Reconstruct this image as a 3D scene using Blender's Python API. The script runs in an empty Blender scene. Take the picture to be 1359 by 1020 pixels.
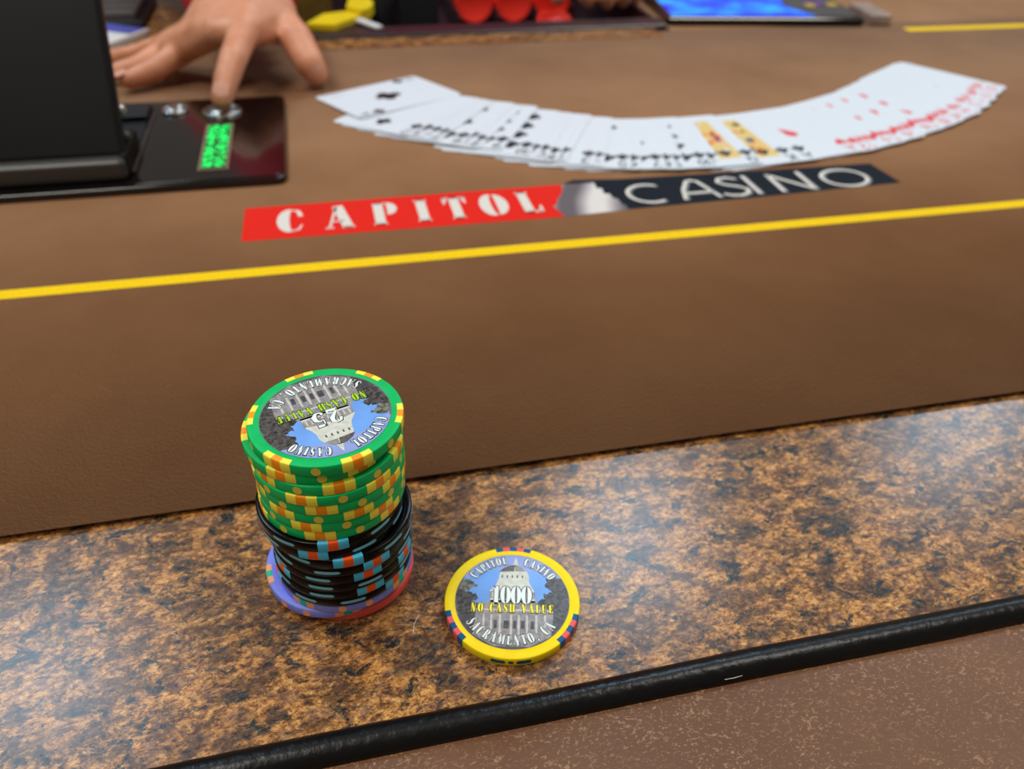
import bpy, bmesh, math, random
from math import sin, cos, pi, radians as rad, atan2, hypot, sqrt
from mathutils import Vector, Matrix
random.seed(7)
C = bpy.context.scene.collection
SC = bpy.context.scene
mm = 0.001

# ------------------------------------------------------------------ camera
PITCH, ROLL, YAW, CAMH = rad(37.5645), rad(1.5833), rad(13.8966), 0.19738
fh = Vector((sin(YAW), cos(YAW), 0)); r0 = Vector((cos(YAW), -sin(YAW), 0)); up0 = Vector((0, 0, 1))
FW = fh*cos(PITCH) - up0*sin(PITCH); U0 = fh*sin(PITCH) + up0*cos(PITCH)
RT = r0*cos(ROLL) + U0*sin(ROLL); UP = -r0*sin(ROLL) + U0*cos(ROLL)
cam = bpy.data.cameras.new('camera'); camo = bpy.data.objects.new('camera', cam); C.objects.link(camo)
camo.matrix_world = Matrix(((RT.x, UP.x, -FW.x, 0), (RT.y, UP.y, -FW.y, 0), (RT.z, UP.z, -FW.z, CAMH), (0, 0, 0, 1)))
cam.sensor_width = 36.0; cam.lens = 1060*36/1359
cam.clip_start = 0.01; cam.clip_end = 50
cam.dof.use_dof = True; cam.dof.focus_distance = 0.204; cam.dof.aperture_fstop = 13.0
SC.camera = camo

# ------------------------------------------------------------------ light
SC.view_settings.view_transform = 'Standard'; SC.view_settings.look = 'None'
SC.view_settings.gamma = 1.0; SC.view_settings.use_curve_mapping = False
SC.view_settings.exposure = 0.34
try: SC.cycles.use_denoising = True
except Exception: pass
W = bpy.data.worlds.new('room_light'); SC.world = W; W.use_nodes = True
bg = W.node_tree.nodes['Background']; bg.inputs[0].default_value = (1.0, 0.90, 0.80, 1); bg.inputs[1].default_value = 0.14
def area(name, loc, size, power, col, target):
    l = bpy.data.lights.new(name, 'AREA'); l.shape = 'RECTANGLE'; l.size, l.size_y = size; l.energy = power; l.color = col
    o = bpy.data.objects.new(name, l); C.objects.link(o); o.location = loc
    o.rotation_euler = (Vector(target)-Vector(loc)).to_track_quat('-Z', 'Y').to_euler(); return o
area('ceiling_panel_light', (-1.05, 1.62, 2.0), (0.50, 0.50), 15, (0.58, 0.80, 1.0), (-1.05, 1.62, 0))
area('ceiling_panel_light', (0.88, 1.80, 2.0), (0.36, 0.60), 14.5, (0.58, 0.80, 1.0), (0.86, 1.75, 0))
area('ceiling_panel_light', (2.50, 2.10, 2.0), (0.70, 0.40), 17, (0.58, 0.80, 1.0), (2.50, 2.10, 0))
area('ceiling_panel_light', (-0.75, 0.20, 2.0), (0.6, 0.6), 14, (1.0, 0.95, 0.88), (-0.75, 0.20, 0))
area('ceiling_panel_light', (1.05, 0.20, 2.0), (0.6, 0.6), 14, (1.0, 0.95, 0.88), (1.05, 0.20, 0))
area('ceiling_panel_light', (-0.9, -0.6, 2.0), (0.6, 0.6), 8, (1.0, 0.93, 0.84), (-0.9, -0.6, 0))

# ------------------------------------------------------------------ materials
def srgb(h):
    h = h.lstrip('#'); c = [int(h[i:i+2], 16)/255 for i in (0, 2, 4)]
    return tuple((x/12.92 if x <= .04045 else ((x+.055)/1.055)**2.4) for x in c) + (1,)
def new_mat(name):
    m = bpy.data.materials.new(name); m.use_nodes = True
    return m, m.node_tree.nodes, m.node_tree.links, m.node_tree.nodes['Principled BSDF']
def mat(name, col, rough=.5, metal=0., spec=.5, coat=0., coatr=.1, emit=None, es=1., var=0., vs=400., bump=0., bs=1500.):
    m, N, L, b = new_mat(name)
    c = srgb(col) if isinstance(col, str) else col
    b.inputs['Base Color'].default_value = c; b.inputs['Roughness'].default_value = rough
    b.inputs['Metallic'].default_value = metal; b.inputs['Specular IOR Level'].default_value = spec
    b.inputs['Coat Weight'].default_value = coat; b.inputs['Coat Roughness'].default_value = coatr
    if emit:
        b.inputs['Emission Color'].default_value = srgb(emit); b.inputs['Emission Strength'].default_value = es
    if var or bump: tc = N.new('ShaderNodeTexCoord')
    if var:
        n = N.new('ShaderNodeTexNoise'); n.inputs['Scale'].default_value = vs; n.inputs['Detail'].default_value = 4
        mx = N.new('ShaderNodeMix'); mx.data_type = 'RGBA'
        mx.inputs[6].default_value = tuple(x*(1-var) for x in c[:3])+(1,); mx.inputs[7].default_value = tuple(min(1, x*(1+var)) for x in c[:3])+(1,)
        L.new(tc.outputs['Object'], n.inputs['Vector']); mr = N.new('ShaderNodeMapRange'); mr.inputs[1].default_value = .36; mr.inputs[2].default_value = .64; L.new(n.outputs['Fac'], mr.inputs[0]); L.new(mr.outputs[0], mx.inputs[0]); L.new(mx.outputs[2], b.inputs['Base Color'])
    if bump:
        n2 = N.new('ShaderNodeTexNoise'); n2.inputs['Scale'].default_value = bs; n2.inputs['Detail'].default_value = 3
        bp = N.new('ShaderNodeBump'); bp.inputs['Strength'].default_value = bump; bp.inputs['Distance'].default_value = .0003
        L.new(tc.outputs['Object'], n2.inputs['Vector']); L.new(n2.outputs['Fac'], bp.inputs['Height']); L.new(bp.outputs['Normal'], b.inputs['Normal'])
    return m
def ramp(N, stops, interp='LINEAR'):
    r = N.new('ShaderNodeValToRGB'); r.color_ramp.interpolation = interp
    e = r.color_ramp.elements
    while len(e) < len(stops): e.new(0.5)
    for i, (p, c) in enumerate(stops):
        e[i].position = p; e[i].color = srgb(c) if isinstance(c, str) else (c, c, c, 1)
    return r
def noise(N, L, vec, scale, detail=5, rough=.6, dist=0., out='Fac'):
    n = N.new('ShaderNodeTexNoise'); n.inputs['Scale'].default_value = scale; n.inputs['Detail'].default_value = detail
    n.inputs['Roughness'].default_value = rough; n.inputs['Distortion'].default_value = dist
    L.new(vec, n.inputs['Vector']); return n.outputs[out]
def mixc(N, L, f, a, b):
    m = N.new('ShaderNodeMix'); m.data_type = 'RGBA'
    for i, v in ((0, f), (6, a), (7, b)):
        if isinstance(v, str): m.inputs[i].default_value = srgb(v)
        elif isinstance(v, float): m.inputs[i].default_value = v
        else: L.new(v, m.inputs[i])
    return m.outputs[2]

def granite_material():
    m, N, L, b = new_mat('granite_laminate')
    tc = N.new('ShaderNodeTexCoord')
    mp = N.new('ShaderNodeMapping'); mp.inputs['Rotation'].default_value = (0, 0, rad(-28)); mp.inputs['Scale'].default_value = (1.0, 1.5, 1.0)
    L.new(tc.outputs['Object'], mp.inputs['Vector']); v = mp.outputs['Vector']
    fine = ramp(N, [(.33, '#2c1a10'), (.42, '#744826'), (.49, '#b47a3e'), (.57, '#d49c56'), (.66, '#e0b47c'), (.74, '#e8cca4')])
    L.new(noise(N, L, v, 430, 8, .78, .35), fine.inputs[0])
    col = fine.outputs[0]
    # mauve-grey mottling
    f2 = ramp(N, [(.50, 0.), (.60, 1.)]); L.new(noise(N, L, v, 150, 6, .65, .3), f2.inputs[0])
    col = mixc(N, L, f2.outputs[0], col, mixc(N, L, .6, col, '#6b5049'))
    # dark brown patches with grainy borders
    f3 = ramp(N, [(.47, 0.), (.545, 1.)]); L.new(noise(N, L, v, 95, 10, .78, .4), f3.inputs[0])
    col = mixc(N, L, f3.outputs[0], col, mixc(N, L, .72, col, '#2a1712'))
    # slate blotches, small and larger
    slate = ramp(N, [(.36, '#0f0d0e'), (.47, '#231d1c'), (.55, '#333631'), (.68, '#5c5a50')]); L.new(noise(N, L, v, 520, 6, .7), slate.inputs[0])
    f4 = ramp(N, [(.535, 0.), (.595, 1.)]); L.new(noise(N, L, v, 105, 10, .74, .5), f4.inputs[0])
    mp2 = N.new('ShaderNodeMapping'); mp2.inputs['Location'].default_value = (.7, .3, .5); L.new(v, mp2.inputs['Vector'])
    f6 = ramp(N, [(.57, 0.), (.635, .92)]); L.new(noise(N, L, mp2.outputs['Vector'], 42, 10, .72, .6), f6.inputs[0])
    col = mixc(N, L, f4.outputs[0], col, slate.outputs[0]); col = mixc(N, L, f6.outputs[0], col, slate.outputs[0])
    f8 = ramp(N, [(.50, 0.), (.66, .42)]); L.new(noise(N, L, mp2.outputs['Vector'], 17, 6, .65, .4), f8.inputs[0])
    col = mixc(N, L, f8.outputs[0], col, '#241713')
    # tiny dark and pale flecks
    f5 = ramp(N, [(.575, 0.), (.65, .9)]); L.new(noise(N, L, mp2.outputs['Vector'], 620, 6, .7, .2), f5.inputs[0])
    col = mixc(N, L, f5.outputs[0], col, '#1b120e')
    f7 = ramp(N, [(.64, 0.), (.70, .7)]); L.new(noise(N, L, v, 560, 5, .7, .2), f7.inputs[0])
    col = mixc(N, L, f7.outputs[0], col, '#dcb684')
    L.new(col, b.inputs['Base Color'])
    b.inputs['Roughness'].default_value = .27; b.inputs['Specular IOR Level'].default_value = .42
    bp = N.new('ShaderNodeBump'); bp.inputs['Strength'].default_value = .12; bp.inputs['Distance'].default_value = .0003
    L.new(noise(N, L, tc.outputs['Object'], 500, 3), bp.inputs['Height']); L.new(bp.outputs['Normal'], b.inputs['Normal'])
    return m
def felt_material(name='brown_felt', a='#8d6546', c='#9f7553'):
    m, N, L, b = new_mat(name); tc = N.new('ShaderNodeTexCoord'); v = tc.outputs['Object']
    r = ramp(N, [(.3, a), (.7, c)]); L.new(noise(N, L, v, 9, 4, .6), r.inputs[0])
    f = ramp(N, [(.25, .86), (.75, 1.10)]); L.new(noise(N, L, v, 1300, 4, .7), f.inputs[0])
    mx = N.new('ShaderNodeMix'); mx.data_type = 'RGBA'; mx.blend_type = 'MULTIPLY'; mx.inputs[0].default_value = 1
    L.new(r.outputs[0], mx.inputs[6]); L.new(f.outputs[0], mx.inputs[7])
    s = ramp(N, [(.70, 0.), (.76, .5)]); L.new(noise(N, L, v, 700, 2, .5), s.inputs[0])
    L.new(mixc(N, L, s.outputs[0], mx.outputs[2], '#b58f68'), b.inputs['Base Color'])
    b.inputs['Roughness'].default_value = .85; b.inputs['Specular IOR Level'].default_value = .12
    b.inputs['Sheen Weight'].default_value = .04; b.inputs['Sheen Roughness'].default_value = .4
    bp = N.new('ShaderNodeBump'); bp.inputs['Strength'].default_value = .35; bp.inputs['Distance'].default_value = .0003
    L.new(noise(N, L, v, 1100, 3), bp.inputs['Height']); L.new(bp.outputs['Normal'], b.inputs['Normal'])
    return m
def leather_material():
    m, N, L, b = new_mat('brown_leatherette'); tc = N.new('ShaderNodeTexCoord'); v = tc.outputs['Object']
    base = ramp(N, [(.3, '#63412a'), (.7, '#724d34')]); L.new(noise(N, L, v, 14, 4, .6), base.inputs[0])
    # short curled crease marks, crowded in places
    mp = N.new('ShaderNodeMapping'); mp.inputs['Rotation'].default_value = (0, 0, rad(35)); mp.inputs['Scale'].default_value = (1, 1.6, 1)
    L.new(v, mp.inputs['Vector'])
    def mul(a_, b_):
        q = N.new('ShaderNodeMath'); q.operation = 'MULTIPLY'; L.new(a_, q.inputs[0]); L.new(b_, q.inputs[1]); return q.outputs[0]
    marks = None
    for sc_, off in ((270, 0.), (400, .37)):
        mo = N.new('ShaderNodeMapping'); mo.inputs['Location'].default_value = (off, off*.6, 0); L.new(mp.outputs['Vector'], mo.inputs['Vector'])
        line = ramp(N, [(.455, 0.), (.497, 1.), (.503, 1.), (.545, 0.)]); L.new(noise(N, L, mo.outputs['Vector'], sc_, 1.5, .5, 1.2), line.inputs[0])
        gate = ramp(N, [(.51, 0.), (.60, 1.)]); L.new(noise(N, L, mo.outputs['Vector'], sc_*1.9, 2, .5, .5), gate.inputs[0])
        q = mul(line.outputs[0], gate.outputs[0])
        if marks is None: marks = q
        else:
            mxn = N.new('ShaderNodeMath'); mxn.operation = 'MAXIMUM'; L.new(marks, mxn.inputs[0]); L.new(q, mxn.inputs[1]); marks = mxn.outputs[0]
    area_ = ramp(N, [(.36, .30), (.58, .85)]); L.new(noise(N, L, v, 45, 3, .6), area_.inputs[0])
    L.new(mixc(N, L, mul(marks, area_.outputs[0]), base.outputs[0], '#a88260'), b.inputs['Base Color'])
    b.inputs['Roughness'].default_value = .55; b.inputs['Specular IOR Level'].default_value = .35
    bp = N.new('ShaderNodeBump'); bp.inputs['Strength'].default_value = .35; bp.inputs['Distance'].default_value = .0002
    L.new(noise(N, L, v, 700, 3), bp.inputs['Height']); L.new(bp.outputs['Normal'], b.inputs['Normal'])
    return m
def skin_material(name, a, c):
    m, N, L, b = new_mat(name); tc = N.new('ShaderNodeTexCoord'); v = tc.outputs['Object']
    r = ramp(N, [(.35, a), (.65, c)]); L.new(noise(N, L, v, 60, 4, .6), r.inputs[0]); L.new(r.outputs[0], b.inputs['Base Color'])
    b.inputs['Roughness'].default_value = .48; b.inputs['Subsurface Weight'].default_value = .12
    b.inputs['Subsurface Radius'].default_value = (1, .35, .2); b.inputs['Subsurface Scale'].default_value = .003
    bp = N.new('ShaderNodeBump'); bp.inputs['Strength'].default_value = .25; bp.inputs['Distance'].default_value = .0008
    L.new(noise(N, L, v, 260, 4), bp.inputs['Height']); L.new(bp.outputs['Normal'], b.inputs['Normal'])
    return m

M = dict(
    granite=granite_material(), felt=felt_material(), leather=leather_material(),
    trim=mat('black_rubber', '#0a0a0a', .32, spec=.30, bump=1., bs=300), yellow_line=mat('yellow_print', '#eec40a', .8, spec=.15, var=.08, vs=900),
    red_print=mat('red_print', '#dc2418', .8, spec=.12, var=.04, vs=900), dark_print=mat('dark_slate_print', '#151b24', .8, spec=.15, var=.08, vs=900),
    white_print=mat('white_print', '#d8d2c8', .8, spec=.15), grey_print=mat('grey_print', '#6d7274', .6),
    green=mat('green_clay', '#04b860', .45, spec=.22, var=.05, vs=300), black=mat('black_clay', '#060606', .22, spec=.16),
    purple=mat('purple_clay', '#8692f4', .45, spec=.25, var=.04, vs=300), coral=mat('coral_red_clay', '#ff665c', .42, spec=.25), yellow=mat('yellow_clay', '#ffdf10', .45, spec=.22, var=.03, vs=300),
    ins_yellow=mat('insert_yellow', '#ffee4c', .45, spec=.22), ins_orange=mat('insert_orange', '#ff9a18', .45, spec=.22), dot_yellow=mat('insert_dull_yellow', '#e4d04a', .45, spec=.22),
    ins_blue=mat('insert_sky_blue', '#4cc4ec', .4, spec=.22), ins_red=mat('insert_orange_red', '#f45e22', .4, spec=.22), bar_blue=mat('insert_dull_blue', '#74c0d6', .45, spec=.22),
    ins_peach=mat('insert_peach', '#fcae74', .45, spec=.22), ins_teal=mat('insert_teal_green', '#2cc4a0', .45, spec=.22),
    ins_navy=mat('insert_petrol_blue', '#125a86', .45, spec=.22), ins_pink=mat('insert_coral_pink', '#ee5e62', .45, spec=.22), dash_navy=mat('insert_dark_teal', '#0f5a66', .45, spec=.22),
    inlay=mat('inlay_paper', '#6c6a70', .35), p_sky=mat('print_sky', '#6ea2ea', .35, var=.1, vs=90), p_sky2=mat('print_pale_sky', '#8d9fd6', .35, var=.08, vs=120),
    p_tree=mat('print_tree', '#47423f', .35, var=.75, vs=1100), p_tree2=mat('print_leaves', '#6a6a5a', .35, var=.7, vs=1100), p_dome=mat('print_dome', '#cfd0c4', .35, var=.10, vs=600),
    p_shade=mat('print_dome_shade', '#8f8d88', .35, var=.15, vs=700), p_wall=mat('print_wall', '#8f8b8c', .35, var=.25, vs=600), p_col=mat('print_column', '#c4c0ba', .35, var=.1, vs=600),
    p_dark=mat('print_dark', '#4b474a', .35, var=.3, vs=700), p_roof=mat('print_roof', '#5d564f', .35, var=.4, vs=900),
    ink=mat('black_ink', '#17191a', .4), letter=mat('white_letter', '#e6efec', .38), ylet=mat('yellow_letter', '#fff02c', .38), glet=mat('lime_letter', '#a8d626', .38),
    card=mat('card_stock', '#dde3ea', .4, var=.02, vs=300), pip_black=mat('card_black_ink', '#1c1e22', .45), pip_red=mat('card_red_ink', '#e03038', .45),
    c_gold=mat('court_gold', '#e8922a', .45), c_blue=mat('court_blue', '#34507e', .45), c_pale=mat('court_pale', '#e2c274', .45),
    gloss=mat('gloss_black_plastic', '#0d0b0b', .10, spec=.6, var=.2, vs=60), satin=mat('satin_black_plastic', '#0c0b0a', .45, spec=.22, var=.15, vs=30, bump=.1, bs=900),
    edge=mat('dark_grey_plastic', '#3a3733', .35), hole=mat('dark_recess', '#0b0d0c', .5),
    chrome=mat('brushed_metal', '#b8b4ae', .28, metal=1.), led=mat('green_led', '#0cf060', .5, emit='#10f468', es=.9), led_bg=mat('led_window', '#06301c', .3, emit='#0a8a44', es=.06),
    led_rim=mat('led_surround', '#8a7a62', .4),
    skin=skin_material('tan_skin', '#cc8460', '#dc9a76'), nail=mat('fingernail', '#d8a08a', .7, spec=.15), shirt=mat('red_cotton', '#c01a2e', .8, var=.15, vs=800, bump=.2, bs=1500),
    hair=mat('dark_hair', '#1c1613', .6, bump=.6, bs=900), trousers=mat('black_cotton', '#15151a', .85), shoe=mat('black_leather', '#0d0c0c', .4),
    tray=mat('black_tray_plastic', '#2a1b20', .35, var=.2, vs=40), redchip=mat('bright_red_clay', '#f83020', .42, var=.05, vs=200),
    yplastic=mat('yellow_plastic', '#e6c80e', .4, var=.04, vs=60), olive=mat('olive_brown_card', '#6c5212', .6, var=.2, vs=60), white=mat('white_plastic', '#d8d8d6', .45),
    dkbox=mat('dark_plastic', '#141518', .4), ribbed=mat('grey_ribbed_plastic', '#4b4543', .45, var=.1, vs=60), bluecard=mat('blue_card_print', '#4a50a8', .45, var=.1, vs=90),
    lilac=mat('lilac_grey_acrylic', '#a08c80', .25, var=.2, vs=40), gold=mat('gold_print', '#c9a83e', .4), violet=mat('violet_print', '#6d3f9c', .4),
    floor=mat('dark_carpet', '#3a2420', .95, var=.4, vs=30), wood=mat('dark_wood', '#2a1a12', .5, var=.3, vs=20), hair_white=mat('white_fibre', '#e8e4dc', .5),
)
def screen_material():
    m, N, L, b = new_mat('blue_backlit_screen'); tc = N.new('ShaderNodeTexCoord')
    n = noise(N, L, tc.outputs['Object'], 26, 3, .5)
    r = ramp(N, [(.34, '#0a14c8'), (.50, '#0a52f0'), (.66, '#18a0ff')]); L.new(n, r.inputs[0])
    L.new(r.outputs[0], b.inputs['Emission Color']); b.inputs['Emission Strength'].default_value = 1.0
    b.inputs['Base Color'].default_value = (.01, .03, .2, 1); b.inputs['Roughness'].default_value = .3
    return m
M['screen'] = screen_material()
def silver_material():
    m, N, L, b = new_mat('silver_print'); tc = N.new('ShaderNodeTexCoord')
    w = N.new('ShaderNodeTexWave'); w.inputs['Scale'].default_value = 9; w.inputs['Distortion'].default_value = 2.; w.inputs['Detail'].default_value = 2
    mp = N.new('ShaderNodeMapping'); mp.inputs['Rotation'].default_value = (0, 0, rad(18)); L.new(tc.outputs['Object'], mp.inputs['Vector']); L.new(mp.outputs['Vector'], w.inputs['Vector'])
    r = ramp(N, [(.1, '#5c5255'), (.5, '#a39a9a'), (.9, '#d8d2cc')]); L.new(w.outputs['Fac'], r.inputs[0]); L.new(r.outputs[0], b.inputs['Base Color'])
    b.inputs['Roughness'].default_value = .6
    return m
M['silver'] = silver_material()

# ------------------------------------------------------------------ mesh helpers
def props(o, label=None, cat=None, group=None, kind=None):
    for k, v in (('label', label), ('category', cat), ('group', group), ('kind', kind)):
        if v: o[k] = v
    return o
def empty(name, loc, label=None, cat=None, group=None, rot=(0, 0, 0)):
    o = bpy.data.objects.new(name, None); C.objects.link(o); o.location = loc; o.rotation_euler = rot
    o.empty_display_size = .01
    return props(o, label, cat, group)
class MB:
    def __init__(s): s.v, s.f, s.m, s.sm = [], [], [], []
    def face(s, pts, mi=0, smooth=False):
        pts = list(pts)
        n = len(s.v); s.v += [tuple(p) for p in pts]; s.f.append(tuple(range(n, n+len(pts)))); s.m.append(mi); s.sm.append(smooth)
    def grid(s, rows, mi=0, smooth=True, closed=False):
        n = len(s.v); w = len(rows[0])
        for r in rows: s.v += [tuple(p) for p in r]
        for i in range(len(rows)-1):
            for j in range(w if closed else w-1):
                k = (j+1) % w
                s.f.append((n+i*w+j, n+i*w+k, n+(i+1)*w+k, n+(i+1)*w+j)); s.m.append(mi(i, j) if callable(mi) else mi); s.sm.append(smooth)
    def lathe(s, prof, seg=64, mi=0, smooth=True, center=(0, 0, 0), axis='z'):
        rows = []
        for r, z in prof:
            row = []
            for k in range(seg):
                a = 2*pi*k/seg
                p = (r*cos(a), r*sin(a), z) if axis == 'z' else (r*cos(a), z, r*sin(a)) if axis == 'y' else (z, r*cos(a), r*sin(a))
                row.append((p[0]+center[0], p[1]+center[1], p[2]+center[2]))
            rows.append(row)
        s.grid(rows, mi, smooth, True)
    def tube(s, pts, rads, seg=12, mi=0, caps=True):
        pts = [Vector(p) for p in pts]; rows = []
        if not isinstance(rads, (list, tuple)): rads = [rads]*len(pts)
        prev = None
        for i, p in enumerate(pts):
            t = (pts[min(i+1, len(pts)-1)]-pts[max(i-1, 0)]).normalized()
            u = t.cross(Vector((0, 0, 1)) if abs(t.z) < .9 else Vector((1, 0, 0))).normalized() if prev is None else (prev - t*prev.dot(t)).normalized()
            prev = u; w = t.cross(u)
            rows.append([p+(u*cos(2*pi*k/seg)+w*sin(2*pi*k/seg))*rads[i] for k in range(seg)])
        s.grid(rows, mi, True, True)
        if caps: s.face(reversed(rows[0]), mi); s.face(rows[-1], mi)
    def box(s, size, center=(0, 0, 0), bevel=0., seg=2, rot=None, mi=0, vert_only=False):
        bm = bmesh.new(); bmesh.ops.create_cube(bm, size=1)
        for v in bm.verts: v.co = Vector((v.co.x*size[0], v.co.y*size[1], v.co.z*size[2]))
        if bevel:
            ed = [e for e in bm.edges if not vert_only or abs(e.verts[0].co.z-e.verts[1].co.z) > size[2]*.9]
            bmesh.ops.bevel(bm, geom=ed, offset=bevel, segments=seg, affect='EDGES', profile=.5)
        n = len(s.v); bm.verts.index_update()
        for v in bm.verts:
            c = v.co.copy()
            if rot is not None: c = rot @ c
            s.v.append(tuple(c+Vector(center)))
        for f in bm.faces: s.f.append(tuple(n+v.index for v in f.verts)); s.m.append(mi); s.sm.append(False)
        bm.free()
    def build(s, name, mats, parent=None, loc=None, link=True, weld=False):
        me = bpy.data.meshes.new(name); me.from_pydata(s.v, [], s.f)
        mats = mats if isinstance(mats, (list, tuple)) else [mats]
        for m in mats: me.materials.append(m)
        me.polygons.foreach_set('material_index', s.m); me.polygons.foreach_set('use_smooth', s.sm)
        if weld:
            bm = bmesh.new(); bm.from_mesh(me); bmesh.ops.remove_doubles(bm, verts=bm.verts, dist=1e-6); bm.to_mesh(me); bm.free()
        me.update()
        o = bpy.data.objects.new(name, me)
        if link: C.objects.link(o)
        if parent: o.parent = parent
        if loc: o.location = loc
        return o
def fix_normals(o):
    bm = bmesh.new(); bm.from_mesh(o.data); bmesh.ops.recalc_face_normals(bm, faces=bm.faces); bm.to_mesh(o.data); bm.free(); return o
def inst(me_obj, name, parent, rz=0., loc=(0, 0, 0)):
    o = bpy.data.objects.new(name, me_obj.data if hasattr(me_obj, 'data') else me_obj); C.objects.link(o); o.parent = parent; o.rotation_euler = (0, 0, rz); o.location = loc
    return o

# ------------------------------------------------------------------ lettering: a small stroke alphabet
def stroke(pts, ws):
    if not isinstance(ws, (list, tuple)): ws = [ws]*len(pts)
    L_, R_ = [], []
    for i, (x, y) in enumerate(pts):
        x0, y0 = pts[max(i-1, 0)]; x1, y1 = pts[min(i+1, len(pts)-1)]
        d = hypot(x1-x0, y1-y0) or 1; nx, ny = -(y1-y0)/d, (x1-x0)/d; h = ws[i]/2
        L_.append((x+nx*h, y+ny*h)); R_.append((x-nx*h, y-ny*h))
    return [[L_[i], R_[i], R_[i+1], L_[i+1]] for i in range(len(pts)-1)]
def arc(cx, cy, rx, ry, a0, a1, n=12):
    return [(cx+rx*cos(rad(a0+(a1-a0)*i/n)), cy+ry*sin(rad(a0+(a1-a0)*i/n))) for i in range(n+1)]
def swell(n, lo, hi, p=1.0): return [lo+(hi-lo)*max(0, sin(pi*i/n))**p for i in range(n+1)]
def fat_glyphs():
    g = {}; T, t = .25, .06
    def v(x, y0=0., y1=1., w=T): return stroke([(x, y0), (x, y1)], w)
    def ser(x, y, w=.34): return stroke([(x-w/2, y), (x+w/2, y)], .05)
    cl = stroke(arc(.33, .5, .2, .47, 82, 278), swell(12, .03, T+.05)); cr = stroke(arc(.37, .5, .2, .47, -82, 82), swell(12, .03, T+.05))
    g['O'] = (cl+cr, .70); g['0'] = (stroke(arc(.27, .5, .17, .47, 85, 275), swell(12, .03, .25))+stroke(arc(.31, .5, .17, .47, -85, 85), swell(12, .03, .25)), .58)
    g['C'] = (stroke(arc(.33, .5, .2, .47, 80, 280), swell(12, .03, T+.05))+stroke([(.36, .97), (.5, .9), (.56, .66)], [.04, .1, .12])+stroke([(.36, .03), (.5, .08), (.58, .28)], [.04, .06, .04]), .64)
    g['I'] = (v(.2)+ser(.2, .025)+ser(.2, .975), .40)
    g['L'] = (v(.2)+ser(.2, .975)+stroke([(.08, .03), (.55, .03)], .06)+stroke([(.5, .02), (.55, .32)], [.14, .03]), .60)
    g['T'] = (v(.31)+ser(.31, .025)+stroke([(.02, .97), (.6, .97)], .06)+stroke([(.08, .98), (.03, .68)], [.14, .03])+stroke([(.54, .98), (.59, .68)], [.14, .03]), .62)
    g['P'] = (v(.19)+ser(.19, .025)+stroke([(.08, .97), (.4, .97)], .05)+stroke(arc(.37, .71, .16, .25, 85, -85), swell(12, .04, T)), .64)
    g['R'] = (v(.19)+ser(.19, .025)+stroke([(.08, .97), (.4, .97)], .05)+stroke(arc(.37, .73, .15, .23, 85, -85), swell(12, .04, T))+stroke([(.40, .48), (.56, .02)], [.12, .24]), .70)
    g['A'] = (stroke([(.33, 1.), (.55, 0)], .26)+stroke([(.30, .95), (.10, .03)], .06)+stroke([(.17, .3), (.45, .3)], .05)+ser(.1, .025, .2)+ser(.55, .025, .32), .70)
    g['V'] = (stroke([(.14, 1), (.36, 0)], .26)+stroke([(.40, .05), (.58, .97)], .06)+ser(.14, .975, .32)+ser(.58, .975, .2), .68)
    g['N'] = (stroke([(.10, 0), (.10, 1)], .06)+stroke([(.14, 1), (.52, 0)], .25)+stroke([(.56, 0), (.56, 1)], .06)+ser(.1, .025, .2)+ser(.56, .975, .2), .70)
    g['M'] = (stroke([(.10, 0), (.10, 1)], .06)+stroke([(.13, 1), (.38, .05)], .22)+stroke([(.40, .08), (.62, 1)], .06)+v(.70, 0, 1, .22)+ser(.1, .025, .2)+ser(.7, .025, .34), .88)
    g['E'] = (v(.19)+stroke([(.06, .97), (.54, .97)], .06)+stroke([(.06, .03), (.56, .03)], .06)+stroke([(.19, .5), (.44, .5)], .05)+stroke([(.50, .98), (.54, .7)], [.13, .03])+stroke([(.5, .02), (.56, .32)], [.13, .03])+stroke([(.42, .38), (.42, .62)], .05), .62)
    g['H'] = (v(.18)+v(.56)+stroke([(.2, .5), (.56, .5)], .06)+ser(.18, .025)+ser(.18, .975)+ser(.56, .025)+ser(.56, .975), .76)
    g['U'] = (v(.18, .25)+stroke([(.18, .3), (.22, .1), (.36, .03), (.5, .1), (.54, .3)], [T, .18, .08, .06, .06])+stroke([(.54, .28), (.54, 1)], .06)+ser(.18, .975)+ser(.54, .975, .2), .68)
    g['S'] = (stroke([(.50, .76), (.44, .93), (.28, .97), (.13, .86), (.14, .68), (.30, .52), (.44, .36), (.44, .15), (.28, .03), (.12, .08), (.06, .26)], [.09, .06, .05, .14, .2, .26, .24, .16, .06, .06, .1]), .58)
    g['1'] = (v(.24)+ser(.24, .025)+stroke([(.18, .97), (.04, .80)], [.10, .03]), .46)
    g['2'] = (stroke([(.08, .70), (.14, .90), (.30, .97), (.46, .84), (.44, .62), (.26, .38), (.08, .10)], [.14, .12, .06, .2, .22, .12, .06])+stroke([(.06, .09), (.28, .10), (.5, .06), (.56, .28)], [.14, .18, .16, .03]), .64)
    g['5'] = (stroke([(.14, .52), (.16, .98)], .06)+stroke([(.12, .91), (.48, .93)], [.12, .17])+stroke([(.14, .54), (.30, .64), (.46, .5), (.48, .28), (.34, .06), (.16, .05), (.08, .22)], [.05, .07, .2, .24, .12, .08, .15]), .62)
    g[','] = (stroke([(.14, .14), (.15, .0), (.08, -.14)], [.18, .14, .03]), .28)
    g['.'] = (stroke([(.05, .07), (.19, .07)], .14), .26); g[' '] = ([], .42)
    return g
FAT = fat_glyphs()
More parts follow.
